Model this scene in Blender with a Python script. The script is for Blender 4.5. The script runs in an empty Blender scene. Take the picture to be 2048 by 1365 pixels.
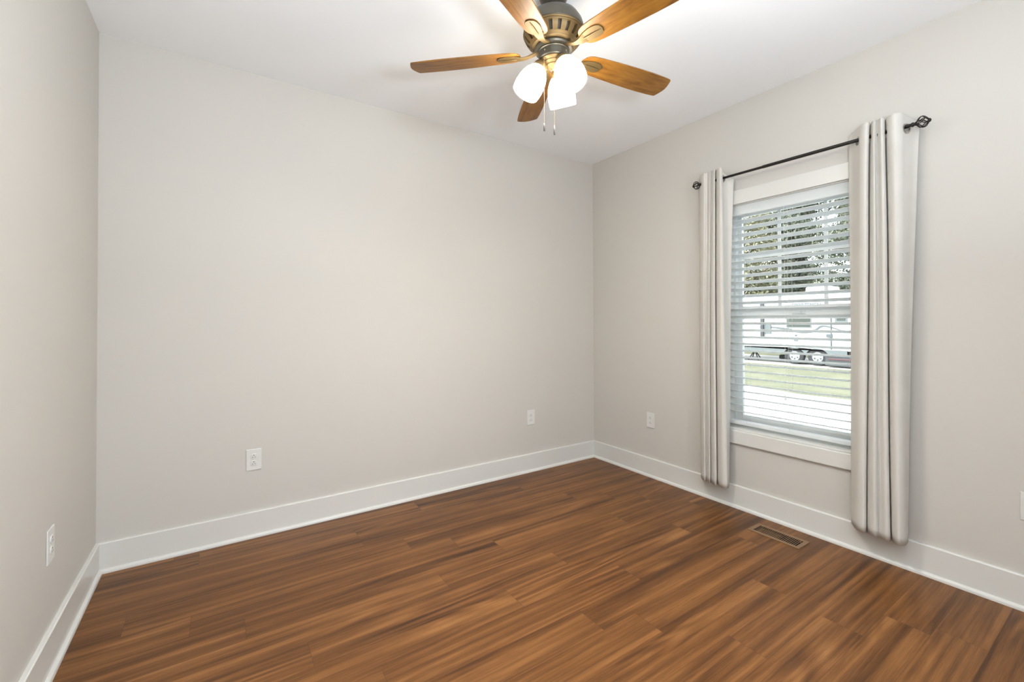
import bpy, bmesh, math, random
from mathutils import Vector, Matrix
random.seed(7)
sc = bpy.context.scene
COL = sc.collection

# ------------------------------------------------------------------ camera
cam_d = bpy.data.cameras.new('camera'); cam = bpy.data.objects.new('camera', cam_d); COL.objects.link(cam)
cam_d.sensor_fit = 'HORIZONTAL'; cam_d.sensor_width = 36.0; cam_d.lens = 15.4613
cam_d.shift_x = 0.0; cam_d.shift_y = -0.023444; cam_d.clip_start = 0.02; cam_d.clip_end = 300
R_ = Vector((0.832538, -0.553959, -0.003089)); U_ = Vector((-0.00326, -0.010474, 0.99994)); F_ = Vector((0.553958, 0.832478, 0.010526))
m = Matrix((R_, U_, -F_)).transposed().to_4x4()
m.translation = Vector((-2.92375, -3.01460, 1.26087))
cam.matrix_world = m
sc.camera = cam

# ------------------------------------------------------------------ world, sun, daylight, exposure
sc.view_settings.view_transform = 'Standard'
sc.view_settings.look = 'None'
sc.view_settings.exposure = 0.0
sc.view_settings.gamma = 1.0
sc.view_settings.use_curve_mapping = False
SKY_STRENGTH = 0.9
SUN_ENERGY = 3.2
UP_ENERGY = 74.0
BACK_ENERGY = 42.0
SHADE_EMIT = 26.0
BULB_EMIT = 1200.0
w = bpy.data.worlds.new('sky'); sc.world = w; w.use_nodes = True
nt = w.node_tree; nt.nodes.clear()
o_ = nt.nodes.new('ShaderNodeOutputWorld'); b_ = nt.nodes.new('ShaderNodeBackground'); s_ = nt.nodes.new('ShaderNodeTexSky')
s_.sky_type = 'NISHITA'; s_.sun_disc = False; s_.sun_elevation = math.radians(48); s_.sun_rotation = math.radians(300)
s_.air_density = 1.0; s_.dust_density = 1.5; s_.ozone_density = 1.0
b_.inputs['Strength'].default_value = SKY_STRENGTH
hs_ = nt.nodes.new('ShaderNodeHueSaturation'); hs_.inputs['Saturation'].default_value = 0.38
nt.links.new(s_.outputs[0], hs_.inputs['Color']); nt.links.new(hs_.outputs[0], b_.inputs[0]); nt.links.new(b_.outputs[0], o_.inputs[0])

def lamp(name, kind, loc, energy, direction, color=(1, 1, 1), **kw):
    d = bpy.data.lights.new(name, kind); d.energy = energy; d.color = color
    for k, v in kw.items(): setattr(d, k, v)
    o = bpy.data.objects.new(name, d); COL.objects.link(o); o.location = loc
    o.rotation_euler = Vector(direction).to_track_quat('-Z', 'Y').to_euler()
    return o
lamp('sun', 'SUN', (-10, -5, 20), SUN_ENERGY, (0.64, -0.24, -0.73), (1.0, 0.96, 0.90), angle=math.radians(0.6))
# added fill without a fixture, behind the camera, aimed up to brighten the ceiling
lamp('fill_up', 'AREA', (-2.4, -3.25, 1.50), UP_ENERGY, (0.0, 0.0, 1.0), (0.90, 1.0, 1.12), shape='RECTANGLE', size=0.5, size_y=0.4)
# second added fill, unseen behind the camera, turned towards the left and back walls
lamp('fill_back', 'AREA', (-1.7, -4.05, 1.50), BACK_ENERGY, (-0.80, 1.0, 0.05), (0.90, 1.0, 1.12), shape='RECTANGLE', size=0.5, size_y=0.4)

# ------------------------------------------------------------------ helpers
class MB:
    def __init__(s): s.bm = bmesh.new()
    def box(s, a, b):
        x0, y0, z0 = [min(p, q) for p, q in zip(a, b)]; x1, y1, z1 = [max(p, q) for p, q in zip(a, b)]
        v = [s.bm.verts.new(c) for c in ((x0,y0,z0),(x1,y0,z0),(x1,y1,z0),(x0,y1,z0),(x0,y0,z1),(x1,y0,z1),(x1,y1,z1),(x0,y1,z1))]
        for f in ((0,3,2,1),(4,5,6,7),(0,1,5,4),(1,2,6,5),(2,3,7,6),(3,0,4,7)): s.bm.faces.new([v[i] for i in f])
        return v
    def prism(s, poly, axis, a, b):
        """poly: 2-D points in the other two axes (cyclic order), extruded along axis from a to b"""
        def P(u, v, t): return {0: (t, u, v), 1: (u, t, v), 2: (u, v, t)}[axis]
        A = [s.bm.verts.new(P(u, v, a)) for u, v in poly]; B = [s.bm.verts.new(P(u, v, b)) for u, v in poly]
        n = len(poly); s.bm.faces.new(A); s.bm.faces.new(B[::-1])
        for i in range(n): s.bm.faces.new((A[i], A[(i+1) % n], B[(i+1) % n], B[i]))
        return A + B
    def lathe(s, prof, seg=48, mat=None, cap=True):
        rings = []
        for r, z in prof:
            if r < 1e-6: rings.append([s.bm.verts.new((0, 0, z))])
            else: rings.append([s.bm.verts.new((r*math.cos(2*math.pi*k/seg), r*math.sin(2*math.pi*k/seg), z)) for k in range(seg)])
        for A, B in zip(rings, rings[1:]):
            for k in range(seg):
                k2 = (k+1) % seg
                if len(A) == 1 and len(B) == 1: continue
                if len(A) == 1: s.bm.faces.new((A[0], B[k], B[k2]))
                elif len(B) == 1: s.bm.faces.new((A[k], B[0], A[k2]))
                else: s.bm.faces.new((A[k], B[k], B[k2], A[k2]))
        vs = [v for r in rings for v in r]
        if mat is not None: bmesh.ops.transform(s.bm, matrix=mat, verts=vs)
        return vs
    def tube(s, pts, r, seg=10, closed=False, caps=True):
        pts = [Vector(p) for p in pts]; n = len(pts); rings = []
        rr = r if hasattr(r, '__len__') else [r]*n
        prev = None
        for i, p in enumerate(pts):
            if closed: t = (pts[(i+1) % n] - pts[i-1])
            else: t = pts[min(i+1, n-1)] - pts[max(i-1, 0)]
            t.normalize()
            if prev is None:
                a = Vector((0, 0, 1)) if abs(t.z) < 0.9 else Vector((1, 0, 0))
                u = t.cross(a).normalized()
            else: u = (prev - t*prev.dot(t)).normalized()
            prev = u; v = t.cross(u)
            rings.append([s.bm.verts.new(p + rr[i]*(u*math.cos(2*math.pi*k/seg) + v*math.sin(2*math.pi*k/seg))) for k in range(seg)])
        for i in range(n if closed else n-1):
            A, B = rings[i], rings[(i+1) % n]
            for k in range(seg): s.bm.faces.new((A[k], A[(k+1) % seg], B[(k+1) % seg], B[k]))
        if caps and not closed: s.bm.faces.new(rings[0][::-1]); s.bm.faces.new(rings[-1])
        return [v for q in rings for v in q]
    def quad(s, pts): return s.bm.faces.new([s.bm.verts.new(p) for p in pts])
    def xf(s, vs, mat): bmesh.ops.transform(s.bm, matrix=mat, verts=vs)
    def build(s, name, mat, parent=None, smooth=None, bevel=0, loc=None, seg=2):
        me = bpy.data.meshes.new(name); bmesh.ops.recalc_face_normals(s.bm, faces=s.bm.faces[:]); s.bm.to_mesh(me); s.bm.free()
        me.materials.append(mat)
        if smooth is not None:
            me.shade_smooth(); me.set_sharp_from_angle(angle=math.radians(smooth))
        o = bpy.data.objects.new(name, me); COL.objects.link(o)
        if parent: o.parent = parent
        if loc: o.location = loc
        if bevel:
            b = o.modifiers.new('bevel', 'BEVEL'); b.width = bevel; b.segments = seg; b.limit_method = 'ANGLE'; b.angle_limit = math.radians(40)
        return o
def bx(name, a, b, mat, parent=None, bevel=0):
    k = MB(); k.box(a, b); return k.build(name, mat, parent, bevel=bevel)
def tag(o, label=None, cat=None, group=None, kind=None):
    if label: o['label'] = label
    if cat: o['category'] = cat
    if group: o['group'] = group
    if kind: o['kind'] = kind
    return o
def empty(name, loc=(0, 0, 0), rz=0):
    o = bpy.data.objects.new(name, None); COL.objects.link(o); o.location = loc; o.rotation_euler = (0, 0, rz); o.empty_display_size = 0.05
    return o
def kids(o): return [c for c in bpy.data.objects if c.parent == o]
def copy_tree(o, parent=None):
    c = o.copy(); COL.objects.link(c)
    if parent: c.parent = parent
    for ch in kids(o): copy_tree(ch, c)
    return c
def rotx(a): return Matrix.Rotation(a, 4, 'X')
def cat_rom(pts, n):
    out = []
    P = [Vector(p) for p in pts]; P = [2*P[0]-P[1]] + P + [2*P[-1]-P[-2]]
    for i in range(1, len(P)-2):
        for k in range(n):
            t = k/n; a, b, c, d = P[i-1:i+3]
            out.append(0.5*((2*b) + (c-a)*t + (2*a-5*b+4*c-d)*t*t + (3*b-a-3*c+d)*t**3))
    out.append(P[-2]); return out

# ------------------------------------------------------------------ materials
def mat_new(name):
    m = bpy.data.materials.new(name); m.use_nodes = True
    return m, m.node_tree, m.node_tree.nodes['Principled BSDF']
def paint(name, col, rough=0.5, metal=0.0, var=0.03, scale=6.0, bump=0.0, bscale=200.0, spec=0.5, **kw):
    m, nt, p = mat_new(name)
    tc = nt.nodes.new('ShaderNodeTexCoord'); n = nt.nodes.new('ShaderNodeTexNoise'); n.inputs['Scale'].default_value = scale; n.inputs['Detail'].default_value = 3
    mx = nt.nodes.new('ShaderNodeMix'); mx.data_type = 'RGBA'
    mx.inputs[6].default_value = (*[c*(1-var) for c in col], 1); mx.inputs[7].default_value = (*[min(1, c*(1+var)) for c in col], 1)
    nt.links.new(tc.outputs['Object'], n.inputs['Vector']); nt.links.new(n.outputs['Fac'], mx.inputs[0]); nt.links.new(mx.outputs[2], p.inputs['Base Color'])
    p.inputs['Roughness'].default_value = rough; p.inputs['Metallic'].default_value = metal; p.inputs['Specular IOR Level'].default_value = spec
    if bump:
        n2 = nt.nodes.new('ShaderNodeTexNoise'); n2.inputs['Scale'].default_value = bscale; n2.inputs['Detail'].default_value = 2
        bp = nt.nodes.new('ShaderNodeBump'); bp.inputs['Strength'].default_value = bump; bp.inputs['Distance'].default_value = 0.002
        nt.links.new(tc.outputs['Object'], n2.inputs['Vector']); nt.links.new(n2.outputs['Fac'], bp.inputs['Height']); nt.links.new(bp.outputs[0], p.inputs['Normal'])
    for k, v in kw.items(): p.inputs[k].default_value = v
    return m
def mth(nt, op, a=None, b=None, c=None):
    n = nt.nodes.new('ShaderNodeMath'); n.operation = op
    for i, v in enumerate((a, b, c)):
        if v is None: continue
        if isinstance(v, (int, float)): n.inputs[i].default_value = v
        else: nt.links.new(v, n.inputs[i])
    return n.outputs[0]
def ramp(nt, fac, stops):
    r = nt.nodes.new('ShaderNodeValToRGB'); el = r.color_ramp.elements
    while len(el) < len(stops): el.new(0.5)
    for e, (p, c) in zip(el, stops): e.position = p; e.color = (*c, 1)
    nt.links.new(fac, r.inputs[0]); return r.outputs[0]
def xyz(nt, vec, sx, sy, sz, ox=None, oy=None):
    s = nt.nodes.new('ShaderNodeSeparateXYZ'); nt.links.new(vec, s.inputs[0])
    c = nt.nodes.new('ShaderNodeCombineXYZ')
    for i, (k, off) in enumerate(((sx, ox), (sy, oy), (sz, None))):
        v = mth(nt, 'MULTIPLY', s.outputs[i], k)
        if off is not None: v = mth(nt, 'ADD', v, off)
        nt.links.new(v, c.inputs[i])
    return c.outputs[0]
def noise(nt, vec, scale, detail=3, dist=0.0, rough=0.5):
    n = nt.nodes.new('ShaderNodeTexNoise'); n.inputs['Scale'].default_value = scale; n.inputs['Detail'].default_value = detail
    n.inputs['Distortion'].default_value = dist; n.inputs['Roughness'].default_value = rough
    nt.links.new(vec, n.inputs['Vector']); return n.outputs['Fac']

def floor_material():
    m, nt, p = mat_new('walnut_plank')
    tc = nt.nodes.new('ShaderNodeTexCoord'); at = nt.nodes.new('ShaderNodeAttribute'); at.attribute_name = 'rnd'
    sp = nt.nodes.new('ShaderNodeSeparateXYZ'); nt.links.new(at.outputs['Vector'], sp.inputs[0])
    ra, rb, rc = sp.outputs
    ox = mth(nt, 'MULTIPLY', ra, 40.0); oy = mth(nt, 'MULTIPLY', rb, 40.0)
    O = tc.outputs['Object']
    # broad tone streaks, running the length of the plank
    n1 = noise(nt, xyz(nt, O, 0.50, 15.0, 1, ox, oy), 1.0, 3, 0.25, 0.5)
    # cathedral figure: contour lines of a slow field
    slow = noise(nt, xyz(nt, O, 0.62, 7.0, 1, oy, ox), 1.0, 1, 0.10, 0.4)
    rings = mth(nt, 'SINE', mth(nt, 'MULTIPLY', slow, 62.0))
    rings = mth(nt, 'MULTIPLY_ADD', rings, 0.5, 0.5)
    figmask = noise(nt, xyz(nt, O, 0.8, 4.0, 1, ox, ox), 1.0, 1)
    figmask = mth(nt, 'SMOOTH_MIN', 1.0, mth(nt, 'MAXIMUM', 0.0, mth(nt, 'MULTIPLY', mth(nt, 'SUBTRACT', figmask, 0.44), 5.0)), 0.1)
    fine = noise(nt, xyz(nt, O, 9.0, 430.0, 1, ox, oy), 1.0, 4, 0.1, 0.7)
    med = noise(nt, xyz(nt, O, 0.9, 46.0, 1, oy, oy), 1.0, 4, 0.25, 0.6)
    blotch = noise(nt, xyz(nt, O, 2.2, 7.0, 1, oy, oy), 1.0, 2, 0.6, 0.5)
    v = mth(nt, 'MULTIPLY', n1, 0.70)
    v = mth(nt, 'MULTIPLY_ADD', med, 0.60, v)
    v = mth(nt, 'MULTIPLY_ADD', fine, 0.46, v)
    v = mth(nt, 'MULTIPLY_ADD', blotch, 0.22, v)
    fig = mth(nt, 'MULTIPLY', mth(nt, 'SUBTRACT', rings, 0.55), figmask)
    v = mth(nt, 'MULTIPLY_ADD', fig, 0.17, v)
    v = mth(nt, 'ADD', v, mth(nt, 'MULTIPLY', mth(nt, 'SUBTRACT', rc, 0.5), 0.05))
    v = mth(nt, 'MULTIPLY_ADD', mth(nt, 'SUBTRACT', v, 0.985), 1.55, 0.5)
    c = ramp(nt, v, [(0.06, (0.040, 0.0130, 0.0025)), (0.30, (0.090, 0.0320, 0.0070)), (0.52, (0.158, 0.0615, 0.0150)), (0.74, (0.232, 0.0965, 0.0265)), (0.94, (0.310, 0.138, 0.044))])
    # micro-bevelled seams from the plank UVs (metres from each edge)
    uv = nt.nodes.new('ShaderNodeUVMap'); uv.uv_map = 'edge'
    su = nt.nodes.new('ShaderNodeSeparateXYZ'); nt.links.new(uv.outputs[0], su.inputs[0])
    def near(s, L):
        a = mth(nt, 'MINIMUM', s, mth(nt, 'SUBTRACT', L, s))
        return mth(nt, 'LESS_THAN', a, 0.0011)
    seam = mth(nt, 'MAXIMUM', near(su.outputs[0], 1.22), near(su.outputs[1], 0.15))
    mx = nt.nodes.new('ShaderNodeMix'); mx.data_type = 'RGBA'; mx.inputs[7].default_value = (0.05, 0.018, 0.007, 1)
    nt.links.new(mth(nt, 'MULTIPLY', seam, 0.45), mx.inputs[0]); nt.links.new(c, mx.inputs[6]); nt.links.new(mx.outputs[2], p.inputs['Base Color'])
    p.inputs['Roughness'].default_value = 0.38; p.inputs['Specular IOR Level'].default_value = 0.30
    bp = nt.nodes.new('ShaderNodeBump'); bp.inputs['Strength'].default_value = 0.16; bp.inputs['Distance'].default_value = 0.0015
    nt.links.new(mth(nt, 'ADD', fine, mth(nt, 'MULTIPLY', rings, 0.3)), bp.inputs['Height']); nt.links.new(bp.outputs[0], p.inputs['Normal'])
    return m
def blade_material():
    m, nt, p = mat_new('fan_blade_wood')
    tc = nt.nodes.new('ShaderNodeTexCoord'); oi = nt.nodes.new('ShaderNodeObjectInfo')
    off = mth(nt, 'MULTIPLY', oi.outputs['Random'], 30.0)
    v = noise(nt, xyz(nt, tc.outputs['Object'], 5.0, 38.0, 1, off, off), 1.0, 4, 0.9, 0.6)
    c = ramp(nt, v, [(0.22, (0.080, 0.026, 0.003)), (0.48, (0.200, 0.080, 0.0075)), (0.75, (0.300, 0.135, 0.016))])
    nt.links.new(c, p.inputs['Base Color']); p.inputs['Roughness'].default_value = 0.42
    return m
def glass_material():
    m = bpy.data.materials.new('window_glass'); m.use_nodes = True; nt = m.node_tree; nt.nodes.clear()
    o = nt.nodes.new('ShaderNodeOutputMaterial'); t = nt.nodes.new('ShaderNodeBsdfTransparent'); g = nt.nodes.new('ShaderNodeBsdfGlossy'); x = nt.nodes.new('ShaderNodeMixShader')
    lw = nt.nodes.new('ShaderNodeFresnel'); lw.inputs[0].default_value = 1.35
    t.inputs[0].default_value = (0.95, 0.975, 0.965, 1); g.inputs['Roughness'].default_value = 0.02
    nt.links.new(lw.outputs[0], x.inputs[0]); nt.links.new(t.outputs[0], x.inputs[1]); nt.links.new(g.outputs[0], x.inputs[2]); nt.links.new(x.outputs[0], o.inputs[0])
    return m
def fabric_material():
    m, nt, p = mat_new('curtain_fabric')
    tc = nt.nodes.new('ShaderNodeTexCoord')
    n = noise(nt, xyz(nt, tc.outputs['Object'], 300, 300, 900), 1.0, 2)
    n2 = noise(nt, tc.outputs['Object'], 9.0, 2)
    c = ramp(nt, n2, [(0.3, (0.73, 0.70, 0.645)), (0.7, (0.77, 0.74, 0.685))])
    nt.links.new(c, p.inputs['Base Color']); p.inputs['Roughness'].default_value = 0.9; p.inputs['Specular IOR Level'].default_value = 0.12
    bp = nt.nodes.new('ShaderNodeBump'); bp.inputs['Strength'].default_value = 0.08; bp.inputs['Distance'].default_value = 0.001
    nt.links.new(mth(nt, 'ADD', n, mth(nt, 'MULTIPLY', noise(nt, xyz(nt, tc.outputs['Object'], 14, 14, 5), 1.0, 2), 6.0)), bp.inputs['Height']); nt.links.new(bp.outputs[0], p.inputs['Normal'])
    t = nt.nodes.new('ShaderNodeBsdfTranslucent'); t.inputs[0].default_value = (0.76, 0.73, 0.67, 1)
    x = nt.nodes.new('ShaderNodeMixShader'); x.inputs[0].default_value = 0.20; out = nt.nodes['Material Output']
    nt.links.new(p.outputs[0], x.inputs[1]); nt.links.new(t.outputs[0], x.inputs[2]); nt.links.new(x.outputs[0], out.inputs[0])
    return m
def blind_material():
    m = paint('white_blind_vinyl', (0.90, 0.91, 0.90), 0.45, var=0.01); nt = m.node_tree
    p = nt.nodes['Principled BSDF']; t = nt.nodes.new('ShaderNodeBsdfTranslucent'); t.inputs[0].default_value = (0.90, 0.93, 0.92, 1)
    x = nt.nodes.new('ShaderNodeMixShader'); x.inputs[0].default_value = 0.42
    out = nt.nodes['Material Output']
    nt.links.new(p.outputs[0], x.inputs[1]); nt.links.new(t.outputs[0], x.inputs[2]); nt.links.new(x.outputs[0], out.inputs[0])
    return m
def emit_material(name, col, strength):
    m, nt, p = mat_new(name)
    p.inputs['Base Color'].default_value = (0.9, 0.88, 0.84, 1); p.inputs['Roughness'].default_value = 0.35
    p.inputs['Emission Color'].default_value = (*col, 1); p.inputs['Emission Strength'].default_value = strength
    return m
def foliage_material(name, dark, light):
    m, nt, p = mat_new(name)
    tc = nt.nodes.new('ShaderNodeTexCoord')
    n = noise(nt, tc.outputs['Object'], 1.3, 4, 0.3, 0.7)
    nt.links.new(ramp(nt, n, [(0.35, dark), (0.65, light)]), p.inputs['Base Color']); p.inputs['Roughness'].default_value = 0.55
    return m
def lawn_material():
    m, nt, p = mat_new('lawn_grass')
    tc = nt.nodes.new('ShaderNodeTexCoord')
    v = mth(nt, 'ADD', mth(nt, 'MULTIPLY', noise(nt, tc.outputs['Object'], 1.2, 4), 0.6), mth(nt, 'MULTIPLY', noise(nt, tc.outputs['Object'], 18, 3), 0.4))
    nt.links.new(ramp(nt, v, [(0.35, (0.135, 0.138, 0.080)), (0.5, (0.175, 0.176, 0.104)), (0.65, (0.22, 0.212, 0.140))]), p.inputs['Base Color']); p.inputs['Roughness'].default_value = 0.9
    return m

M = dict(
    wall=paint('greige_wall_paint', (0.577, 0.549, 0.500), 0.62, var=0.006, scale=1.5, bump=0.05, bscale=260),
    ceil=paint('white_ceiling_paint', (0.93, 0.93, 0.93), 0.8, var=0.006, scale=1.2, bump=0.05, bscale=180),
    trim=paint('white_trim_paint', (0.672, 0.66, 0.618), 0.30, var=0.01, scale=3),
    vinyl=paint('white_vinyl', (0.78, 0.80, 0.79), 0.35, var=0.01),
    blind=blind_material(),
    cord=paint('blind_cord', (0.72, 0.73, 0.72), 0.8),
    plastic=paint('white_plastic', (0.69, 0.68, 0.645), 0.30, var=0.01),
    slot=paint('dark_slot', (0.06, 0.055, 0.05), 0.7),
    floor=floor_material(), blade=blade_material(), glass=glass_material(), fabric=fabric_material(),
    bronze=paint('dark_bronze', (0.070, 0.062, 0.046), 0.38, 0.55, var=0.1),
    brass=paint('antique_brass', (0.128, 0.082, 0.030), 0.48, 0.5, var=0.12, scale=20),
    vent=paint('dark_vent_gap', (0.03, 0.022, 0.016), 0.7),
    black=paint('black_iron', (0.018, 0.016, 0.014), 0.38, 0.4),
    grommet=paint('brushed_nickel', (0.50, 0.48, 0.44), 0.32, 0.9),
    chain=paint('chain_metal', (0.26, 0.20, 0.12), 0.5, 0.4),
    fob=paint('pull_fob', (0.07, 0.06, 0.05), 0.5, 0.3),
    shade=emit_material('lit_frosted_glass', (1.0, 0.93, 0.80), SHADE_EMIT),
    bulb=emit_material('lit_bulb', (0.99, 0.965, 0.92), BULB_EMIT),
    register=paint('tan_register_enamel', (0.225, 0.130, 0.066), 0.45, 0.1, var=0.04),
    louvre=paint('brown_louvre', (0.10, 0.052, 0.022), 0.5, 0.1),
    duct=paint('dark_duct', (0.02, 0.017, 0.015), 0.8),
    lawn=lawn_material(),
    concrete=paint('pale_concrete', (0.62, 0.60, 0.57), 0.9, var=0.05, scale=3),
    gravel=paint('pale_gravel', (0.55, 0.52, 0.48), 0.95, var=0.15, scale=25),
    rv=paint('trailer_white', (0.50, 0.50, 0.50), 0.35, var=0.01),
    rvgrey=paint('trailer_grey_skirt', (0.13, 0.15, 0.155), 0.5),
    rvdecal=paint('trailer_grey_decal', (0.10, 0.115, 0.125), 0.5),
    rvdark=paint('trailer_dark', (0.05, 0.055, 0.06), 0.5),
    rvglass=paint('trailer_tinted_glass', (0.03, 0.045, 0.04), 0.15),
    rubber=paint('tyre_rubber', (0.03, 0.032, 0.035), 0.8),
    alloy=paint('wheel_alloy', (0.36, 0.375, 0.38), 0.35, 0.5),
    letter=paint('lettering_grey', (0.10, 0.12, 0.15), 0.5),
    red=paint('maroon_step', (0.10, 0.045, 0.05), 0.6),
    bark=paint('bark', (0.14, 0.10, 0.07), 0.9, var=0.3, scale=12),
    leafA=foliage_material('leaves_light', (0.16, 0.165, 0.095), (0.50, 0.47, 0.30)),
    leafB=foliage_material('leaves_dark', (0.062, 0.075, 0.052), (0.18, 0.195, 0.13)),
    ext=paint('house_siding', (0.6, 0.6, 0.58), 0.7),
)

# ------------------------------------------------------------------ room shell
W, H, FRONT = 3.438, 2.74, -4.20
WY0, WY1, WZ0, WZ1 = -2.14, -1.29, 0.53, 2.05          # window opening
def struct(o, label=None): return tag(o, label, kind='structure')
struct(bx('wall_back', (-W-0.16, 0, -0.25), (0.16, 0.14, H), M['wall']))
struct(bx('wall_left', (-W-0.16, FRONT-0.16, -0.25), (-W, 0, H), M['wall']))
k = MB()
k.box((0, FRONT-0.16, -0.25), (0.16, WY0, H)); k.box((0, WY1, -0.25), (0.16, 0, H))
k.box((0, WY0, -0.25), (0.16, WY1, WZ0)); k.box((0, WY0, WZ1), (0.16, WY1, H))
struct(k.build('wall_right', M['wall']))
struct(bx('wall_front', (-W, FRONT-0.16, -0.25), (0, FRONT, H), M['wall']))
struct(bx('ceiling', (-W-0.16, FRONT-0.16, H), (0.16, 0.14, H+0.14), M['ceil']))

# floor: vinyl planks in one mesh, with the end joints where the photo shows them
VENT = (-0.240, -0.145, -1.838, -1.598)
PW, PL = 0.15, 1.22
joints = {0: -3.01, 1: -2.24, 2: -1.02, 3: -3.25, 4: -3.02, 5: -1.61, 6: -2.01, 7: -1.41, 8: -1.80, 9: -1.21, 10: -1.613, 11: -1.425, 12: -0.75, 13: -1.22, 14: -2.0, 15: -0.55, 16: -1.7, 17: -0.9, 18: -2.5, 19: -1.3, 20: -2.1, -1: -1.9}
bm = bmesh.new(); lc = bm.loops.layers.float_color.new('rnd'); lu = bm.loops.layers.uv.new('edge')
def plank_rects(x0, x1, y0, y1):
    vx0, vx1, vy0, vy1 = VENT
    if x1 <= vx0 or x0 >= vx1 or y1 <= vy0 or y0 >= vy1: return [(x0, x1, y0, y1)]
    out = []
    if x0 < vx0: out.append((x0, vx0, y0, y1))
    if x1 > vx1: out.append((vx1, x1, y0, y1))
    a, b = max(x0, vx0), min(x1, vx1)
    if y0 < vy0: out.append((a, b, y0, vy0))
    if y1 > vy1: out.append((a, b, vy1, y1))
    return out
rng = random.Random(11)
for row in range(-1, 29):
    yt = -0.064 - PW*row; yb = yt - PW
    x = joints.get(row, -1.5)
    while x > -W - 0.1: x -= PL
    while x < 0.0:
        rn = (rng.random(), rng.random(), rng.random(), 1)
        a, b = max(x, -W), min(x+PL, 0.0); c0, c1 = max(yb, FRONT), min(yt, 0.0)
        if b > a and c1 > c0:
            for (p0, p1, q0, q1) in plank_rects(a, b, c0, c1):
                vs = [bm.verts.new(v) for v in ((p0, q0, 0), (p1, q0, 0), (p1, q1, 0), (p0, q1, 0), (p0, q0, -.012), (p1, q0, -.012), (p1, q1, -.012), (p0, q1, -.012))]
                for f in ((0,1,2,3),(7,6,5,4),(0,4,5,1),(1,5,6,2),(2,6,7,3),(3,7,4,0)):
                    fc = bm.faces.new([vs[i] for i in f])
                    for l in fc.loops:
                        l[lc] = rn; l[lu].uv = (l.vert.co.x - x, l.vert.co.y - yb)
        x += PL
me = bpy.data.meshes.new('floor'); bm.to_mesh(me); bm.free(); me.materials.append(M['floor'])
fl = bpy.data.objects.new('floor', me); COL.objects.link(fl); struct(fl, 'walnut coloured vinyl plank floor')
k = MB(); vx0, vx1, vy0, vy1 = VENT
for a, b in (((-W, FRONT, -.2), (vx0-.004, 0, -.0125)), ((vx1+.004, FRONT, -.2), (0, 0, -.0125)), ((vx0-.004, FRONT, -.2), (vx1+.004, vy0-.004, -.0125)), ((vx0-.004, vy1+.004, -.2), (vx1+.004, 0, -.0125))): k.box(a, b)
struct(k.build('floor_base', M['duct']))

# baseboards with eased top edge and a small shoe moulding
BT, BH = 0.016, 0.150
def base_profile(t=BT, h=BH): return [(0, 0), (t, 0), (t, h-.004), (t-.004, h), (0, h)]
def shoe_profile(): return [(BT, 0), (BT+.014, 0), (BT+.014, .008), (BT+.0115, .015), (BT+.006, .019), (BT, .020)]
def baseboard(name, side):
    for part, prof in (('board', base_profile()), ('shoe_molding', shoe_profile())):
        k = MB()
        if side == 'back': k.prism([(-d, z) for d, z in prof], 0, -W, 0)
        elif side == 'right': k.prism([(-d, z) for d, z in prof], 1, FRONT, -BT if part == 'board' else -BT-.004)
        else: k.prism([(-W+d, z) for d, z in prof], 1, FRONT, -BT if part == 'board' else -BT-.004)
        if part == 'board': b = struct(k.build(name, M['trim']))
        else: k.build('shoe_molding', M['trim'], b, smooth=50)
baseboard('baseboard_back', 'back'); baseboard('baseboard_right', 'right'); baseboard('baseboard_left', 'left')

# ------------------------------------------------------------------ window
win = struct(empty('window_1', (0, (WY0+WY1)/2, WZ0)), 'white double hung window with flat white casing')
oy, oz = (WY0+WY1)/2, WZ0
def wb(name, a, b, mat, parent=None, bevel=0.0):
    """box given in room coordinates, built in the window's own"""
    k = MB(); k.box((a[0], a[1]-oy, a[2]-oz), (b[0], b[1]-oy, b[2]-oz)); return k.build(name, mat, parent or win, bevel=bevel)
wb('head_casing', (-.020, WY0-.09, WZ1), (0, WY1+.09, WZ1+.094), M['trim'], bevel=.0025)
wb('side_casing', (-.019, WY1, WZ0-.005), (0, WY1+.09, WZ1), M['trim'], bevel=.0025)
wb('side_casing', (-.019, WY0-.09, WZ0-.005), (0, WY0, WZ1), M['trim'], bevel=.0025)
wb('apron', (-.020, WY0-.09, WZ0-.100), (0, WY1+.09, WZ0-.008), M['trim'], bevel=.006)
wb('sill', (-.006, WY0, WZ0-.008), (.112, WY1, WZ0+.004), M['trim'], bevel=.002)
k = MB()
for a, b in (((.0, WY1-.006, WZ0), (.112, WY1, WZ1)), ((.0, WY0, WZ0), (.112, WY0+.006, WZ1)), ((.0, WY0, WZ1-.006), (.112, WY1, WZ1))):
    k.box((a[0], a[1]-oy, a[2]-oz), (b[0], b[1]-oy, b[2]-oz))
k.build('jamb', M['trim'], win)
def frame_ring(name, x0, x1, y0, y1, z0, z1, l, r, b, t, parent=None):
    k = MB()
    for A, B in (((x0, y1-l, z0), (x1, y1, z1)), ((x0, y0, z0), (x1, y0+r, z1)), ((x0, y0+r, z0), (x1, y1-l, z0+b)), ((x0, y0+r, z1-t), (x1, y1-l, z1))):
        k.box((A[0], A[1]-oy, A[2]-oz), (B[0], B[1]-oy, B[2]-oz))
    return k.build(name, M['vinyl'], parent or win, bevel=.002)
frame_ring('frame', .112, .175, WY0+.002, WY1-.002, WZ0+.002, WZ1-.002, .018, .018, .030, .022)
us = frame_ring('upper_sash', .142, .168, WY0+.020, WY1-.020, 1.300, WZ1-.024, .026, .026, .062, .034)
ls = frame_ring('lower_sash', .114, .140, WY0+.020, WY1-.020, WZ0+.032, 1.302, .040, .040, .045, .028)
wb('pane', (.153, WY0+.044, 1.36), (.157, WY1-.044, WZ1-.056), M['glass'], us)
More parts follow.
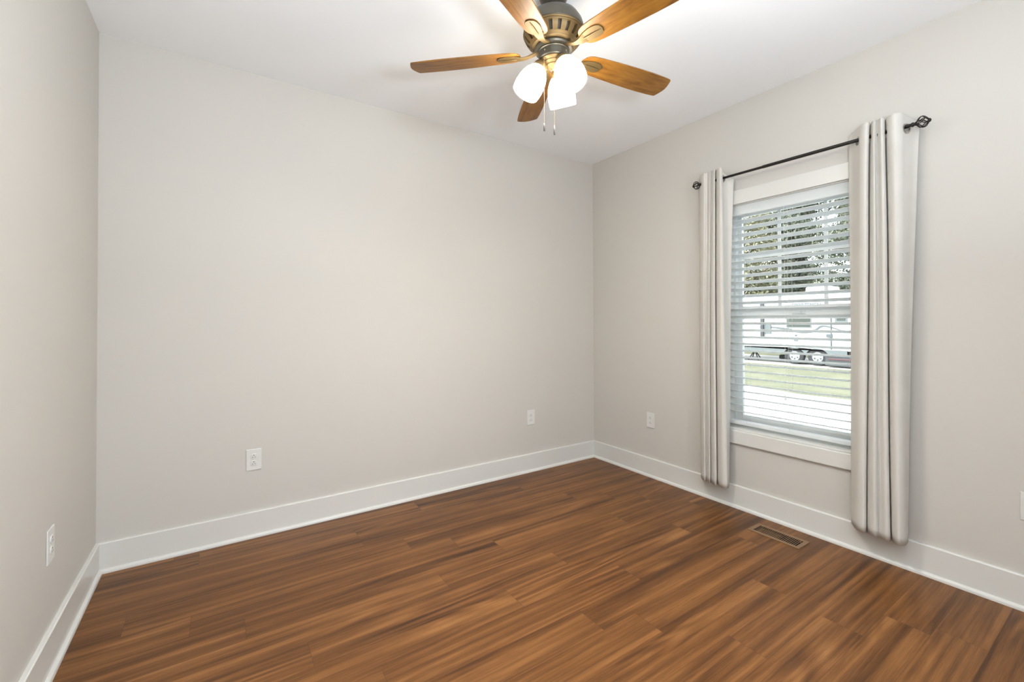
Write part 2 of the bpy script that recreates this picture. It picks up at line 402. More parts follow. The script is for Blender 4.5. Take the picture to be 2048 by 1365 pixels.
wb('pane', (.125, WY0+.058, WZ0+.075), (.129, WY1-.058, 1.276), M['glass'], ls)
k = MB()
for yc in (-1.582, -1.849): k.box((.146, yc-.010-oy, 1.36-oz), (.152, yc+.010-oy, WZ1-.056-oz))
for ya, yb in ((WY0+.044, -1.859), (-1.839, -1.592), (-1.572, WY1-.044)): k.box((.146, ya-oy, 1.692-oz), (.152, yb-oy, 1.712-oz))
k.build('grille', M['vinyl'], us)
k = MB(); k.box((.100, -1.745-oy, 1.303-oz), (.130, -1.685-oy, 1.312-oz)); k.box((.098, -1.725-oy, 1.312-oz), (.118, -1.700-oy, 1.318-oz))
k.build('sash_lock', M['vinyl'], ls)

# ------------------------------------------------------------------ window blind
bl = tag(empty('window_blind', (0.045, -1.715, WZ1)), 'white two inch slat blind half open inside the window', 'blind')
L0, L1 = -1.296+1.715, -2.134+1.715
k = MB()
k.box((-.025, L1, -.048), (.030, L0, -.007)); k.build('headrail', M['blind'], bl, bevel=.002)
k = MB(); k.prism([(-.034, -.006), (-.027, -.006), (-.027, -.070), (-.031, -.074), (-.037, -.071), (-.038, -.064), (-.034, -.058)], 1, L1, L0)
k.build('valance', M['blind'], bl, smooth=60)
k = MB(); t = math.radians(17)
for i in range(-1, 29):
    zc = 1.9387 - .04633*i - WZ1
    poly = []
    for s, off in ((-1, .0014), (-.5, .0026), (0, .0030), (.5, .0026), (1, .0014), (1, -.0014), (.5, -.0002), (0, .0002), (-.5, -.0002), (-1, -.0014)):
        u = s*.025
        poly.append((u*math.cos(t) + off*math.sin(t), zc - u*math.sin(t) + off*math.cos(t)))
    k.prism(poly, 1, L1, L0)
k.build('slats', M['blind'], bl, smooth=40)
k = MB(); k.box((-.026, L1, .557-WZ1), (.026, L0, .580-WZ1)); k.build('bottom_rail', M['blind'], bl, bevel=.003)
for yc in (-1.425, -1.690, -2.010):
    k = MB()
    for dx in (-.0262, .0262): k.tube([(dx, yc+1.715, -.03), (dx, yc+1.715, .570-WZ1)], .0007, 6)
    k.build('ladder_cord', M['cord'], bl)
k = MB(); k.tube([(-.030, -1.672+1.715, -.05), (-.030, -1.672+1.715, .78-WZ1)], .0008, 6); k.lathe([(0, .80-WZ1), (.003, .795-WZ1), (.0055, .772-WZ1), (.005, .766-WZ1), (0, .765-WZ1)], 10, Matrix.Translation((-.030, -1.672+1.715, 0)))
k.build('lift_cord', M['cord'], bl)

# ------------------------------------------------------------------ curtain rod and curtains
RX = -.09
rod = tag(empty('curtain_rod', (0, -1.735, 2.226)), 'thin black iron curtain rod with cage finials above the window', 'curtain rod')
k = MB(); k.tube([(RX, -1.15+1.735, .003), (RX, -2.33+1.735, -.003)], .0080, 14); k.build('rod', M['black'], rod, smooth=50)
k = MB(); k.tube([(RX, -1.60+1.735, .0012), (RX, -2.30+1.735, -.003)], .0096, 14); k.build('outer_tube', M['black'], rod, smooth=50)
def finial(sign, y0):
    """twisted cage finial pointing along sign*y, starting at y0"""
    k = MB(); A = Matrix.Translation((RX, y0, -.003*(1 if sign < 0 else -1))) @ (rotx(math.pi/2) if sign < 0 else rotx(-math.pi/2))
    k.lathe([(0, -.006), (.0095, -.006), (.0115, -.001), (.0095, .003), (.006, .005), (.0095, .009), (.0105, .012), (.006, .015), (0, .016)], 18, A)
    for tw in (1, -1):
        for q in range(5):
            pts = []
            for i in range(15):
                s = i/14; r = .0275*math.sin(math.pi*(.06+.88*s))**.8; a = 2*math.pi*q/5 + tw*s*1.5
                pts.append((r*math.cos(a), r*math.sin(a), .013 + .044*s))
            vs = k.tube(pts, .0023, 6); k.xf(vs, A)
    k.lathe([(0, .0545), (.0075, .0545), (.0100, .058), (.0085, .063), (.004, .066), (0, .0665)], 16, A)
    return k.build('finial', M['black'], rod, smooth=50)
finial(-1, -2.318+1.735); finial(1, -1.075-.055+1.735-.045)
for yb in (-1.215, -2.240):
    k = MB(); k.tube([(0, yb+1.735, -.012), (RX, yb+1.735, -.012)], .005, 8); k.tube([(RX, yb+1.735-.006, 0), (RX, yb+1.735+.006, 0)], .0135, 14)
    k.box((-.004, yb+1.735-.012, -.045), (0, yb+1.735+.012, .02)); k.build('bracket', M['black'], rod, smooth=50)

RT = [(-2.0353, -0.035), (-2.0587, -0.05), (-2.0941, -0.09), (-2.1217, -0.135), (-2.1455, -0.15), (-2.1509, -0.12), (-2.1358, -0.05), (-2.1532, -0.1), (-2.1752, -0.145), (-2.178, -0.12), (-2.1795, -0.133), (-2.1833, -0.115), (-2.2052, -0.15), (-2.2126, -0.12), (-2.1987, -0.05), (-2.2226, -0.12), (-2.254, -0.155), (-2.2793, -0.135), (-2.2924, -0.09), (-2.3108, -0.05), (-2.3303, -0.03)]
RB = [(-2.0306, -0.04), (-2.0443, -0.06), (-2.0634, -0.09), (-2.0844, -0.12), (-2.1072, -0.13), (-2.1158, -0.11), (-2.1031, -0.05), (-2.1211, -0.1), (-2.1567, -0.14), (-2.1713, -0.12), (-2.1740, -0.128), (-2.1785, -0.118), (-2.2035, -0.14), (-2.2157, -0.12), (-2.2018, -0.05), (-2.2227, -0.11), (-2.2501, -0.145), (-2.2652, -0.13), (-2.2706, -0.1), (-2.2678, -0.06), (-2.2645, -0.04)]
LT = [(-1.1398, -0.06), (-1.1776, -0.1), (-1.2226, -0.14), (-1.2286, -0.12), (-1.2275, -0.130), (-1.2372, -0.12), (-1.2686, -0.145), (-1.2621, -0.12), (-1.2615, -0.130), (-1.2669, -0.12), (-1.2995, -0.145), (-1.295, -0.12), (-1.2577, -0.05), (-1.3028, -0.115), (-1.3419, -0.15), (-1.348, -0.125), (-1.3378, -0.09), (-1.3497, -0.05), (-1.3802, -0.03)]
LB = [(-1.1313, -0.05), (-1.1653, -0.09), (-1.1963, -0.12), (-1.1986, -0.1), (-1.2020, -0.092), (-1.2099, -0.105), (-1.2403, -0.13), (-1.2324, -0.1), (-1.2360, -0.09), (-1.2436, -0.105), (-1.277, -0.13), (-1.2828, -0.11), (-1.2532, -0.05), (-1.2954, -0.11), (-1.3367, -0.14), (-1.3587, -0.13), (-1.3608, -0.11), (-1.3478, -0.07), (-1.3338, -0.04)]
def curtain(label, T, B, grommets, seed, droop, ztop=2.290, zbot=.150):
    cy = (T[0][0]+T[-1][0])/2
    root = tag(empty('curtain', (0, cy, ztop)), label, 'curtain', 'curtains flanking the window')
    rg = random.Random(seed); n = 8
    k = MB(); rows = []
    ph = [rg.uniform(0, 6.28) for _ in range(6)]
    lev = [i*.0045/(ztop-zbot) for i in range(31)]
    lev += [lev[-1] + (1-lev[-1])*i/52 for i in range(1, 53)]
    NZ = len(lev)-1
    def dr(u):
        a, b, wd = droop
        return a*max(0, 1-u/wd)**1.2 + b*max(0, 1-(1-u)/wd)**1.2
    for j, s in enumerate(lev):
        e = s**.72; z = ztop + (zbot-ztop)*s
        ctl = []
        for i, (a, b) in enumerate(zip(T, B)):
            y = a[0]+(b[0]-a[0])*e; x = a[1]+(b[1]-a[1])*e; x = RX + (.72 if 1 < i < len(T)-2 else 1.0)*(x - RX)
            wv = .0028*math.sin(3.1*s*2+ph[0]+i*.12)*min(1, s*5)
            ctl.append((y+wv, min(x+.6*wv, -.024), 0))
        cv = cat_rom(ctl, n)
        rows.append([k.bm.verts.new((min(p.x*0+p.y, -.020), p.x-cy, z-ztop + - dr(i/(len(cv)-1))*(1-s))) for i, p in enumerate(cv)])
    for A, Bq in zip(rows, rows[1:]):
        for i in range(len(A)-1):
            c = (A[i].co+A[i+1].co+Bq[i+1].co+Bq[i].co)/4
            if math.hypot(c.x-RX, c.z+ztop-grommets[0][4]) < .0195: continue
            k.bm.faces.new((A[i], A[i+1], Bq[i+1], Bq[i]))
    o = k.build('panel', M['fabric'], root, smooth=180)
    so = o.modifiers.new('thickness', 'SOLIDIFY'); so.thickness = .0016; so.offset = 0
    for (gy, gx, nx, ny, gz) in grommets:
        k = MB(); nv = Vector((nx, ny, 0)).normalized()
        q = Vector((0, 0, 1)).rotation_difference(nv).to_matrix().to_4x4()
        k.lathe([(.0195, -.0035), (.0255, -.0030), (.0265, 0), (.0255, .0030), (.0195, .0035), (.0180, 0), (.0195, -.0035)], 28, Matrix.Translation((gx, gy-cy, gz-ztop)) @ q)
        k.build('grommet', M['grommet'], root, smooth=50)
    return root
curtain('off white grommet curtain panel gathered at the right of the window', RT, RB, [(-2.0941, -.09, .063, -.085, 2.216), (-2.2924, -.09, .032, .085, 2.213)], 3, (.010, .045, .15))
curtain('off white grommet curtain panel gathered at the left, nearer the room corner', LT, LB, [(-1.3378, -.09, .004, .075, 2.222)], 5, (.012, .070, .17), zbot=.146)

# ------------------------------------------------------------------ electrical outlets (built facing -y, then turned)
def make_outlet(label):
    r = tag(empty('electrical_outlet'), label, 'outlet', 'white wall outlets')
    k = MB(); k.box((-.0395, -.0055, -.062), (.0395, 0, .062)); k.build('plate', M['plastic'], r, bevel=.003)
    for zc in (.0195, -.0195):
        poly = []
        for a in range(32):
            an = 2*math.pi*a/32; x = .0172*math.cos(an); z = .0172*math.sin(an)
            poly.append((x, max(-.0140, min(.0140, z))+zc))
        k = MB(); k.prism(poly, 1, -.0085, -.004); rc = k.build('receptacle', M['plastic'], r, bevel=.0006)
        k = MB(); k.box((-.0075, -.0089, zc-.0085), (-.0050, -.0084, zc-.0005)); k.build('slot', M['slot'], rc)
        k = MB(); k.box((.0050, -.0089, zc-.0080), (.0072, -.0084, zc-.0010)); k.build('slot', M['slot'], rc)
        k = MB(); k.prism([(.0026*math.cos(2*math.pi*a/12), zc+.0070+.0026*math.sin(2*math.pi*a/12)) for a in range(12)], 1, -.0089, -.0084); k.build('ground_hole', M['slot'], rc)
    k = MB(); k.lathe([(0, .0012), (.0022, .0010), (.0028, 0), (0, 0)], 14, Matrix.Translation((0, -.0055, 0)) @ rotx(math.pi/2)); k.build('screw', M['plastic'], r)
    return r
ZC = .452
o1 = make_outlet('white duplex outlet low on the back wall, left of its middle')
o1.location = (-2.752, 0, ZC)
spots = [((-.731, 0, ZC), 0, 'white duplex outlet on the back wall close to the far corner'),
         ((0, -.654, ZC+.004), -math.pi/2, 'white duplex outlet between the far corner and the left curtain'),
         ((-W, -.733, ZC-.002), math.pi/2, 'white duplex outlet on the left wall, seen edge on'),
         ((0, -2.675, ZC-.002), -math.pi/2, 'white wall plate cut by the right edge of the picture')]
for loc, rz, lab in spots:
    c = copy_tree(o1); c.location = loc; c.rotation_euler = (0, 0, rz); c['label'] = lab

# ------------------------------------------------------------------ floor register
VX, VY = -.1965, -1.7185
vr = tag(empty('floor_register', (VX, VY, 0)), 'tan metal floor register set in the planks by the right baseboard', 'vent')
k = MB(); X0, X1, Y0, Y1 = -.0665, .0665, -.1415, .1415; sx0, sx1, sy0, sy1 = -.0445, .0445, -.1185, .1185
for a, b in (((X0, Y0, 0), (sx0, Y1, .004)), ((sx1, Y0, 0), (X1, Y1, .004)), ((sx0, Y0, 0), (sx1, sy0, .004)), ((sx0, sy1, 0), (sx1, Y1, .004))): k.box(a, b)
k.build('frame', M['register'], vr, bevel=.0012)
nb = 23
for i in range(1, nb):
    y = sy1 + (sy0-sy1)*i/nb
    if y < sy0+.006: continue
    k = MB(); k.box((sx0, y-.0015, .0018), (sx1, y+.0015, .0034)); k.build('bar', M['register'], vr)
k = MB()
for i in range(10):
    y = .108 - .0118*i; vs = k.box((sx0+.004, -.0008, -.012), (sx1-.004, .0008, 0)); k.xf(vs, Matrix.Translation((0, y, -.004)) @ rotx(math.radians(-52)))
k.build('damper_blades', M['louvre'], vr)
k = MB(); k.box((.018, sy0+.002, .001), (.026, sy0+.012, .0065)); k.build('lever', M['register'], vr, bevel=.001)
k = MB()
a0, a1, b0, b1 = VENT[0]-VX, VENT[1]-VX, VENT[2]-VY, VENT[3]-VY
for A, B in (((a0, b0, -.12), (a0+.001, b1, -.001)), ((a1-.001, b0, -.12), (a1, b1, -.001)), ((a0, b0, -.12), (a1, b0+.001, -.001)), ((a0, b1-.001, -.12), (a1, b1, -.001)), ((a0, b0, -.121), (a1, b1, -.12))): k.box(A, B)
k.build('duct_boot', M['duct'], vr)

# ------------------------------------------------------------------ ceiling fan
FX, FY = -1.687, -1.498
fan = tag(empty('ceiling_fan', (FX, FY, H)), 'five blade ceiling fan with walnut blades, bronze motor and three lit shades', 'ceiling fan')
def fz(z): return z - H
def lat(name, prof, mat, seg=56, smooth=35): k = MB(); k.lathe([(r, fz(z)) for r, z in prof], seg); return k.build(name, mat, fan, smooth=smooth)
lat('canopy', [(0, 2.7395), (.066, 2.7395), (.067, 2.728), (.062, 2.700), (.048, 2.676), (.030, 2.664), (.018, 2.661), (0, 2.660)], M['bronze'])
lat('downrod', [(0, 2.67), (.0135, 2.67), (.0135, 2.63), (0, 2.63)], M['bronze'], 20)
mh = lat('motor_housing', [(0, 2.650), (.022, 2.650), (.026, 2.644), (.050, 2.640), (.085, 2.628), (.112, 2.608), (.128, 2.582), (.1335, 2.560), (.1345, 2.545), (.131, 2.541), (0, 2.541)], M['bronze'])
lat('vent_core', [(0, 2.541), (.118, 2.541), (.112, 2.515), (.092, 2.488), (.075, 2.478), (0, 2.478)], M['vent'])
k = MB()
k.lathe([(.1335, fz(2.5425)), (.1360, fz(2.5400)), (.1350, fz(2.5360)), (.1318, fz(2.5345)), (.1325, fz(2.5310)), (.1290, fz(2.5270)), (.1180, fz(2.5280)), (.1180, fz(2.5425)), (.1335, fz(2.5425))], 56)
k.lathe([(.1040, fz(2.4990)), (.1075, fz(2.4950)), (.1040, fz(2.4905)), (.0990, fz(2.4880)), (.0960, fz(2.4830)), (.0860, fz(2.4790)), (.0700, fz(2.4780)), (.0700, fz(2.4860)), (.0900, fz(2.4990)), (.1040, fz(2.4990))], 56)
for i in range(20):
    a = 2*math.pi*i/20; hw = .0122
    pr = [(.1292, 2.5285), (.1262, 2.5180), (.1180, 2.5060), (.1050, 2.4940)]
    vs = []
    for s_ in (-1, 1):
        vs.append([k.bm.verts.new((r, s_*hw*(r/.128), fz(z))) for r, z in pr] + [k.bm.verts.new((r-.012, s_*hw*(r/.128), fz(z+.004))) for r, z in pr[::-1]])
    A, B = vs; n = len(A)
    k.bm.faces.new(A); k.bm.faces.new(B[::-1])
    for j in range(n): k.bm.faces.new((A[j], A[(j+1) % n], B[(j+1) % n], B[j]))
    k.xf(A+B, Matrix.Rotation(a, 4, 'Z'))
k.build('vent_band', M['brass'], fan, smooth=35)
lat('flywheel', [(0, 2.4785), (.066, 2.4785), (.084, 2.476), (.086, 2.470), (.082, 2.464), (.060, 2.463), (0, 2.463)], M['bronze'])
lat('switch_housing', [(0, 2.4635), (.062, 2.4635), (.0690, 2.4620), (.0700, 2.4585), (.0665, 2.4560), (.0660, 2.4300), (.0665, 2.4260), (.0630, 2.4220), (0, 2.4220)], M['bronze'])
lf = lat('light_fitter', [(0, 2.4225), (.0600, 2.4225), (.0610, 2.4180), (.0560, 2.4130), (.0500, 2.4100), (.0490, 2.4060), (.0430, 2.4020), (.0360, 2.4000), (.0350, 2.3960), (.0280, 2.3925), (.0160, 2.3910), (.0100, 2.3880), (.0060, 2.3835), (0, 2.3825)], M['brass'])
for a in (0.3, 1.5, 3.4, 5.0):
    k = MB(); k.lathe([(0, .0018), (.0028, .0012), (.0034, 0), (0, 0)], 10, Matrix.Rotation(a, 4, 'Z') @ Matrix.Translation((.0660, 0, fz(2.444))) @ Matrix.Rotation(math.pi/2, 4, 'Y'))
    k.build('screw', M['chain'], fan)
# blades and irons: built along +x, then copied round the hub
P = rotx(math.radians(-11))
zb = fz(2.455)
half = [(.148, 0), (.150, .016), (.157, .032), (.170, .044), (.190, .051), (.230, .0555), (.300, .0595), (.380, .063), (.460, .0655), (.530, .066), (.590, .0645), (.632, .0620), (.645, .0605), (.651, .0570), (.658, .040), (.665, .018), (.667, 0)]
out = [(r, h) for r, h in half] + [(r, -h) for r, h in half[-2:0:-1]]
k = MB(); vs = k.prism(out, 2, -.003, .003); k.xf(vs, Matrix.Translation((0, 0, zb)) @ P)
blade = k.build('blade', M['blade'], fan, bevel=.0012)
k = MB()
leaf = [(.160, .017), (.178, .024), (.200, .029), (.222, .0305), (.240, .027), (.252, .018), (.257, 0)]
lp = leaf + [(r, -h) for r, h in leaf[-2::-1]]
vs = k.prism(lp, 2, -.0075, -.0031); k.xf(vs, Matrix.Translation((0, 0, zb)) @ P)
ridge = k.tube([(.165, 0, -.0085), (.20, 0, -.0095), (.225, 0, -.0088), (.250, 0, -.0072)], [.004, .0042, .0036, .0015], 8); k.xf(ridge, Matrix.Translation((0, 0, zb)) @ P)
# curved neck from the flywheel out to the leaf, twisting into the blade's pitch
secs = []
for i in range(11):
    s = i/10; r = .066 + (.172-.066)*s
    z = fz(2.4685) + (zb-.0055-fz(2.4685))*(s*s*(3-2*s)) - .010*math.sin(math.pi*s)
    wd = .013 - .003*math.sin(math.pi*s) + .011*s**3; th = .0042 - .0020*s
    tw = math.radians(-11)*s
    ring = [(0, -wd, -th), (0, wd, -th), (0, wd, th), (0, -wd, th)]
    secs.append([k.bm.verts.new((r, y*math.cos(tw)-q*math.sin(tw), z + y*math.sin(tw)+q*math.cos(tw))) for _, y, q in ring])
for A, B in zip(secs, secs[1:]):
    for j in range(4): k.bm.faces.new((A[j], A[(j+1) % 4], B[(j+1) % 4], B[j]))
k.bm.faces.new(secs[0][::-1]); k.bm.faces.new(secs[-1])
iron = k.build('blade_iron', M['brass'], fan, smooth=40, bevel=.0010)
A0 = math.radians(136.87)
for i in range(5):
    for src in (blade, iron):
        c = src if i == 0 else src.copy()
        if i: COL.objects.link(c)
        c.rotation_euler = (0, 0, A0 + 2*math.pi*i/5)
# three arms, sockets and lit bell shades
def shade_set(az):
    n0 = Vector((.060, 0, fz(2.396))); tip = Vector((.128, 0, fz(2.273))); ax = (tip-n0).normalized()
    q = Vector((0, 0, 1)).rotation_difference(ax).to_matrix().to_4x4()
    L = (tip-n0).length; T_ = Matrix.Translation(n0) @ q
    k = MB(); k.tube([(.030, 0, fz(2.416)), (.045, 0, fz(2.412)), n0 - ax*.012, n0 + ax*.004], [.010, .010, .011, .012], 12)
    arm = k.build('lamp_arm', M['brass'], fan, smooth=40)
    k = MB(); k.lathe([(0, -.022), (.016, -.022), (.024, -.016), (.031, -.004), (.0335, .010), (.0320, .014), (0, .014)], 32, T_)
    so = k.build('socket_cup', M['brass'], fan, smooth=40)
    k = MB()
    prof = [(.0270, .006), (.0300, .010), (.0400, .022), (.0500, .038), (.0575, .058), (.0620, .082), (.0635, .104), (.0625, .124), (.0600, L)]
    inner = [(r-.003, z) for r, z in prof[::-1]]
    k.lathe(prof + [(.0585, L+.001)] + inner + [prof[0]], 40, T_)
    sh = k.build('lamp_shade', M['shade'], fan, smooth=60)
    k = MB(); k.lathe([(0, .012), (.013, .014), (.014, .034), (.024, .060), (.0285, .082), (.024, .102), (.012, .112), (0, .114)], 24, T_)
    bu = k.build('bulb', M['bulb'], sh, smooth=60)
    for o in (arm, so, sh): o.rotation_euler = (0, 0, az)
for az in (151, 31, -89): shade_set(math.radians(az))
def chain(rt, fwd, z0, z1, f0):
    x = .8325*rt + .554*fwd; y = -.554*rt + .8325*fwd
    k = MB(); k.tube([(x, y, fz(z0)), (x, y, fz(z1+f0))], .0007, 6)
    n = int((z0-z1-f0)/.0075)
    for i in range(n):
        k.lathe([(0, .0014), (.0014, 0), (0, -.0014)], 6, Matrix.Translation((x, y, fz(z0 - .0075*i))))
    c = k.build('pull_chain', M['chain'], fan)
    k = MB(); k.lathe([(0, fz(z1+f0)), (.0020, fz(z1+f0-.002)), (.0038, fz(z1+f0*.6)), (.0042, fz(z1+.006)), (.0030, fz(z1)), (0, fz(z1))], 12, Matrix.Translation((x, y, 0)))
    k.build('fob', M['fob'], c, smooth=50)
chain(-.046, -.040, 2.425, 2.092, .036)
chain(-.002, -.042, 2.420, 2.074, .042)

# ------------------------------------------------------------------ outside: ground, travel trailer, trees
GZ = -.52
struct(bx('ground', (-14, -60, GZ-.3), (120, 90, GZ), M['lawn']), 'sunlit lawn outside the window')
k = MB(); k.prism([(2.0, -25), (8.72, -25), (8.72, .9), (8.66, 2.0), (9.05, 3.5), (9.05, 30), (2.0, 30)], 2, GZ, GZ+.02)
struct(k.build('driveway', M['concrete']), 'pale concrete driveway outside the window')
struct(bx('gravel_pad', (15.9, -10, GZ), (20.5, 30, GZ+.015), M['gravel']), 'pale gravel strip under the trailer')
TX = 16.5
tr = tag(empty('travel_trailer', (TX, 5.1, GZ+.015)), 'white travel trailer with two wheels a side parked across the lawn', 'trailer')
def tb(name, a, b, mat, parent=None, bevel=0):
    k = MB(); k.box((a[0], a[1]-5.1, a[2]-GZ-.015), (b[0], b[1]-5.1, b[2]-GZ-.015)); return k.build(name, mat, parent or tr, bevel=bevel)
k = MB(); zg = GZ+.015
k.prism([(0, .10-zg), (2.4, .10-zg), (2.4, 2.28-zg), (2.2, 2.36-zg), (.2, 2.36-zg), (0, 2.28-zg)], 1, .8-5.1, 9.6-5.1)
k.build('body', M['rv'], tr, bevel=.03)
tb('air_conditioner', (.8, 4.50, 2.355), (1.7, 5.44, 2.66), M['rv'], bevel=.08)
# skirt with wheel arches
WYs = (5.522, 4.697)
prof = [(9.2, .13), (9.2, -.02), (6.15, -.02), (5.98, -.02)]
for yc in WYs:
    for a in range(0, 181, 15): prof.append((yc + .40*math.cos(math.radians(a)), -.16 + .34*math.sin(math.radians(a))) if True else None)
    prof.append((yc-.40, -.02)) if yc == WYs[1] else None
prof += [(3.7, -.02), (3.7, .13)]
pp = [(y-5.1, max(z, -.10)-zg) for y, z in prof]
k = MB(); k.prism(pp, 0, -.02, .03); k.build('skirt', M['rvgrey'], tr)
tb('underframe', (.3, 1.0, -.12), (2.2, 6.1, .10), M['rvdark'])
tb('underframe', (.3, 6.1, .02), (2.2, 9.6, .10), M['rvdark'])
for yc in WYs:
    for xs in (0.02, 2.16):
        T_ = Matrix.Translation((xs+.11, yc-5.1, .345)) @ Matrix.Rotation(math.pi/2, 4, 'Y')
        k = MB(); k.lathe([(.20, -.11), (.30, -.11), (.338, -.09), (.345, -.05), (.345, .05), (.338, .09), (.30, .11), (.20, .11), (.20, -.11)], 40, T_)
        wheel = k.build('wheel', M['rubber'], tr, smooth=40)
        k = MB(); k.lathe([(0, -.075), (.05, -.085), (.07, -.07), (.19, -.075), (.205, -.10), (.21, -.10), (.21, .08), (0, .08)], 40, T_)
        rim = k.build('rim', M['alloy'], wheel, smooth=40)
        if xs < 1:
            for q in range(6):
                k = MB(); a = 2*math.pi*q/6
                k.lathe([(0, -.088), (.022, -.088), (.026, -.074), (0, -.074)], 12, T_ @ Matrix.Translation((.125*math.cos(a), .125*math.sin(a), -.004)))
                k.build('hub_hole', M['rvdark'], rim)
wn = tb('window', (-.025, 4.92, 1.02), (0, 5.76, 1.50), M['rvglass'], bevel=.01)
wf = tb('window_frame', (-.018, 4.88, .98), (-.002, 5.80, 1.54), M['rvgrey'], wn)
wn = tb('window', (-.025, 3.74, 1.26), (0, 4.02, 1.78), M['rvglass'], bevel=.01)
tb('window_frame', (-.018, 3.68, 1.20), (-.002, 4.08, 1.84), M['rvgrey'], wn)
tb('awning_arm', (-.10, 6.68, .52), (-.02, 6.80, 2.10), M['rvdark'])
tb('service_box', (-.04, 6.40, .72), (0, 6.68, 1.10), M['rvgrey'])
tb('downspout', (-.03, 4.19, .16), (0, 4.23, 1.90), M['rvdecal'])
tb('bracket', (-.05, 4.17, .62), (-.002, 4.36, .74), M['rvdecal'])
tb('side_light', (-.02, 5.40, .64), (0, 5.48, .70), M['rvdecal'])
tb('outlet_box', (-.02, 5.37, .44), (0, 5.52, .54), M['rvgrey'])
tb('step_box', (-.25, 3.1, -.44), (.1, 4.32, -.12), M['rvdark'])
tb('step_tread', (-.28, 3.1, -.22), (.1, 4.22, -.16), M['red'], bevel=.01)
k = MB()
sw = [(6.9, 1.00), (6.3, .98), (5.7, .90), (5.35, .82), (5.0, .82), (4.75, .88), (4.6, 1.0), (4.45, 1.05), (4.2, 1.00), (3.9, .90), (3.62, .82)]
th = [.012, .03, .05, .05, .05, .05, .05, .03, .025, .02, .012]
cu = cat_rom([(y, z, t_) for (y, z), t_ in zip(sw, th)], 6)
poly = [(p.x-5.1, p.y+p.z-zg) for p in cu] + [(p.x-5.1, p.y-p.z-zg) for p in cu[::-1]]
k.prism(poly, 0, -.008, -.001); k.build('swoosh_stripe', M['rvdecal'], tr)
fc = bpy.data.curves.new('lettering', 'FONT'); fc.body = 'SPORTSMEN'; fc.size = .245; fc.shear = .25; fc.extrude = .003; fc.align_x = 'CENTER'; fc.offset = .004
tmp = bpy.data.objects.new('lettering_curve', fc); COL.objects.link(tmp); bpy.context.view_layer.update()
me = bpy.data.meshes.new_from_object(tmp.evaluated_get(bpy.context.evaluated_depsgraph_get())); bpy.data.objects.remove(tmp)
me.materials.clear(); me.materials.append(M['letter'])
fo = bpy.data.objects.new('lettering', me); COL.objects.link(fo); fo.parent = tr
fo.matrix_local = Matrix(((0, 0, -1, -.006), (-1, 0, 0, 5.09-5.1), (0, 1, 0, 1.785-zg), (0, 0, 0, 1))); fo.scale = (.78, 1.05, 1)
k = MB()
for dx, dy in ((-.15, -.22), (-.15, .22), (.15, -.22), (.15, .22)): k.tube([(.9+dx, 7.55-5.1+dy, 0), (.9, 7.55-5.1, .45)], .025, 8)
k.tube([(.9, 7.55-5.1, .42), (.9, 7.55-5.1, .535)], .03, 10)
k.build('stabilizer_jack', M['rvdark'], tr)
sp = tag(empty('spare_tyre', (18.6, 6.70, zg)), 'black tyre lying under the trailer, left of its wheels', 'tyre')
k = MB(); k.lathe([(.17, 0), (.31, .01), (.34, .07), (.34, .15), (.31, .21), (.17, .22), (.15, .11), (.17, 0)], 32); k.build('tread', M['rubber'], sp, smooth=40)
k = MB(); k.lathe([(0, .05), (.16, .05), (.16, .17), (.06, .14), (0, .14)], 24); k.build('rim', M['alloy'], sp, smooth=40)

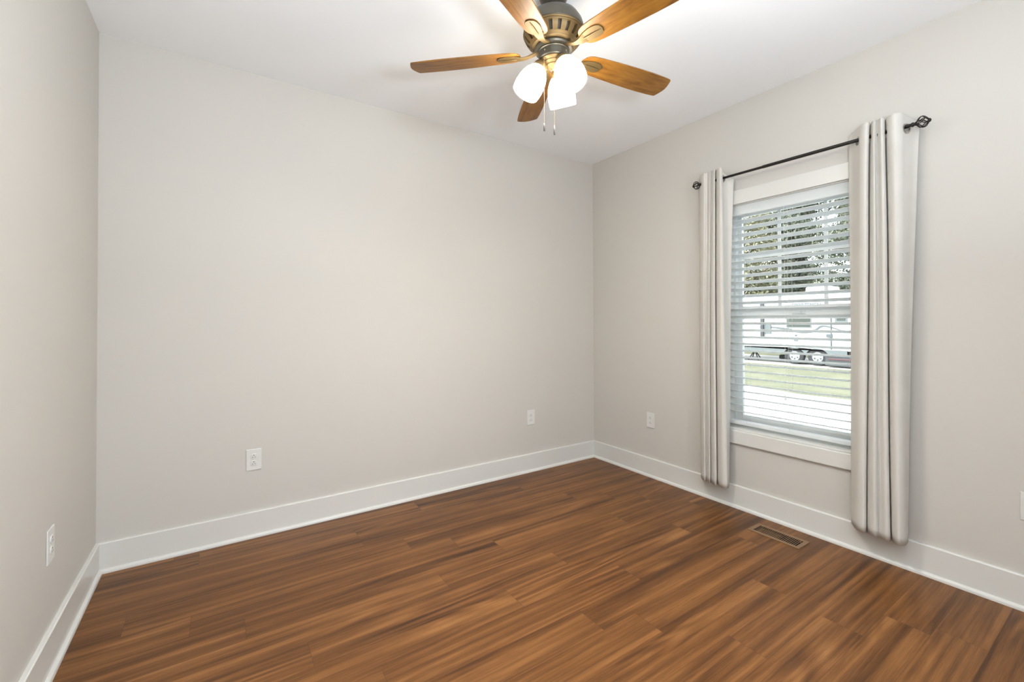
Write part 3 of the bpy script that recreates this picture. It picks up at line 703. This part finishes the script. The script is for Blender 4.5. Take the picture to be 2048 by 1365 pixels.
def tree_proto(name, lm, h, rad, nl, seed, label):
    rg = random.Random(seed)
    r = tag(empty(name), label, 'tree', 'trees behind the trailer')
    k = MB(); k.tube([(0, 0, 0), (.1, .05, h*.3), (0, .1, h*.6), (.05, 0, h*.85)], [.24, .19, .12, .05], 10)
    for q in range(5):
        a = rg.uniform(0, 6.28); z0 = h*rg.uniform(.3, .6)
        k.tube([(0, 0, z0), (rad*.4*math.cos(a), rad*.4*math.sin(a), z0+h*.12), (rad*.75*math.cos(a), rad*.75*math.sin(a), z0+h*.2)], [.09, .05, .02], 8)
    k.build('trunk', M['bark'], r, smooth=60)
    k = MB(); cl = []
    for q in range(44):
        a = rg.uniform(0, 6.28); zz = rg.uniform(.10, .96); rr = rad*rg.uniform(.1, .76)*(1 if .15 < zz < .75 else .78)
        cl.append((rr*math.cos(a), rr*math.sin(a), h*zz, rad*rg.uniform(.28, .42)))
    for _ in range(nl):
        cx, cy_, cz, cr = rg.choice(cl)
        d = Vector((rg.gauss(0, 1), rg.gauss(0, 1), rg.gauss(0, 1))).normalized()
        c = Vector((cx, cy_, cz)) + d*cr*rg.uniform(.6, 1.05)
        nrm = (d + Vector((rg.gauss(0, .6), rg.gauss(0, .6), rg.gauss(0, .6)))).normalized()
        u = nrm.orthogonal().normalized(); v = nrm.cross(u); s1 = rg.uniform(.055, .125); s2 = s1*rg.uniform(.6, 1)
        an = rg.uniform(0, 6.28); uu = u*math.cos(an)+v*math.sin(an); vv = nrm.cross(uu)
        k.quad([c-uu*s1, c-vv*s2*.7, c+uu*s1, c+vv*s2*.7])
    k.build('foliage', lm, r)
    return r
lab = 'leafy green tree behind the white trailer, seen through the blind slats'
pA = tree_proto('tree', M['leafA'], 9.0, 3.0, 32000, 1, lab); pB = tree_proto('tree', M['leafB'], 9.6, 3.0, 32000, 2, lab)
tp = [(pA, 24.8, 12.6, 1, 0, 1.0), (pB, 24.8, 5.7, 1, 1, .95), (pA, 24.8, 19.5, 1, 2, 1.0), (pB, 31.8, 12.2, 1, 3, 1.25), (pA, 31.8, 19.1, 1, 4, 1.15), (pB, 31.8, 5.3, 1, 5, 1.1), (pA, 38.8, 15.8, 1, .4, 1.4), (pB, 38.8, 22.7, 1, 1.7, 1.3), (pB, 38.8, 8.9, 1, 2.6, 1.35), (pB, 45.8, 18.6, 1, 2.2, 1.6), (pA, 45.8, 25.6, 1, 3.3, 1.5), (pB, 45.8, 11.6, 1, 4.1, 1.6)]
used = set()
for src, x, y, s, rz, sz in tp:
    if src.name in used: c = copy_tree(src)
    else: c = src; used.add(src.name)
    c.location = (x, y, GZ); c.scale = (s, s, sz); c.rotation_euler = (0, 0, rz)
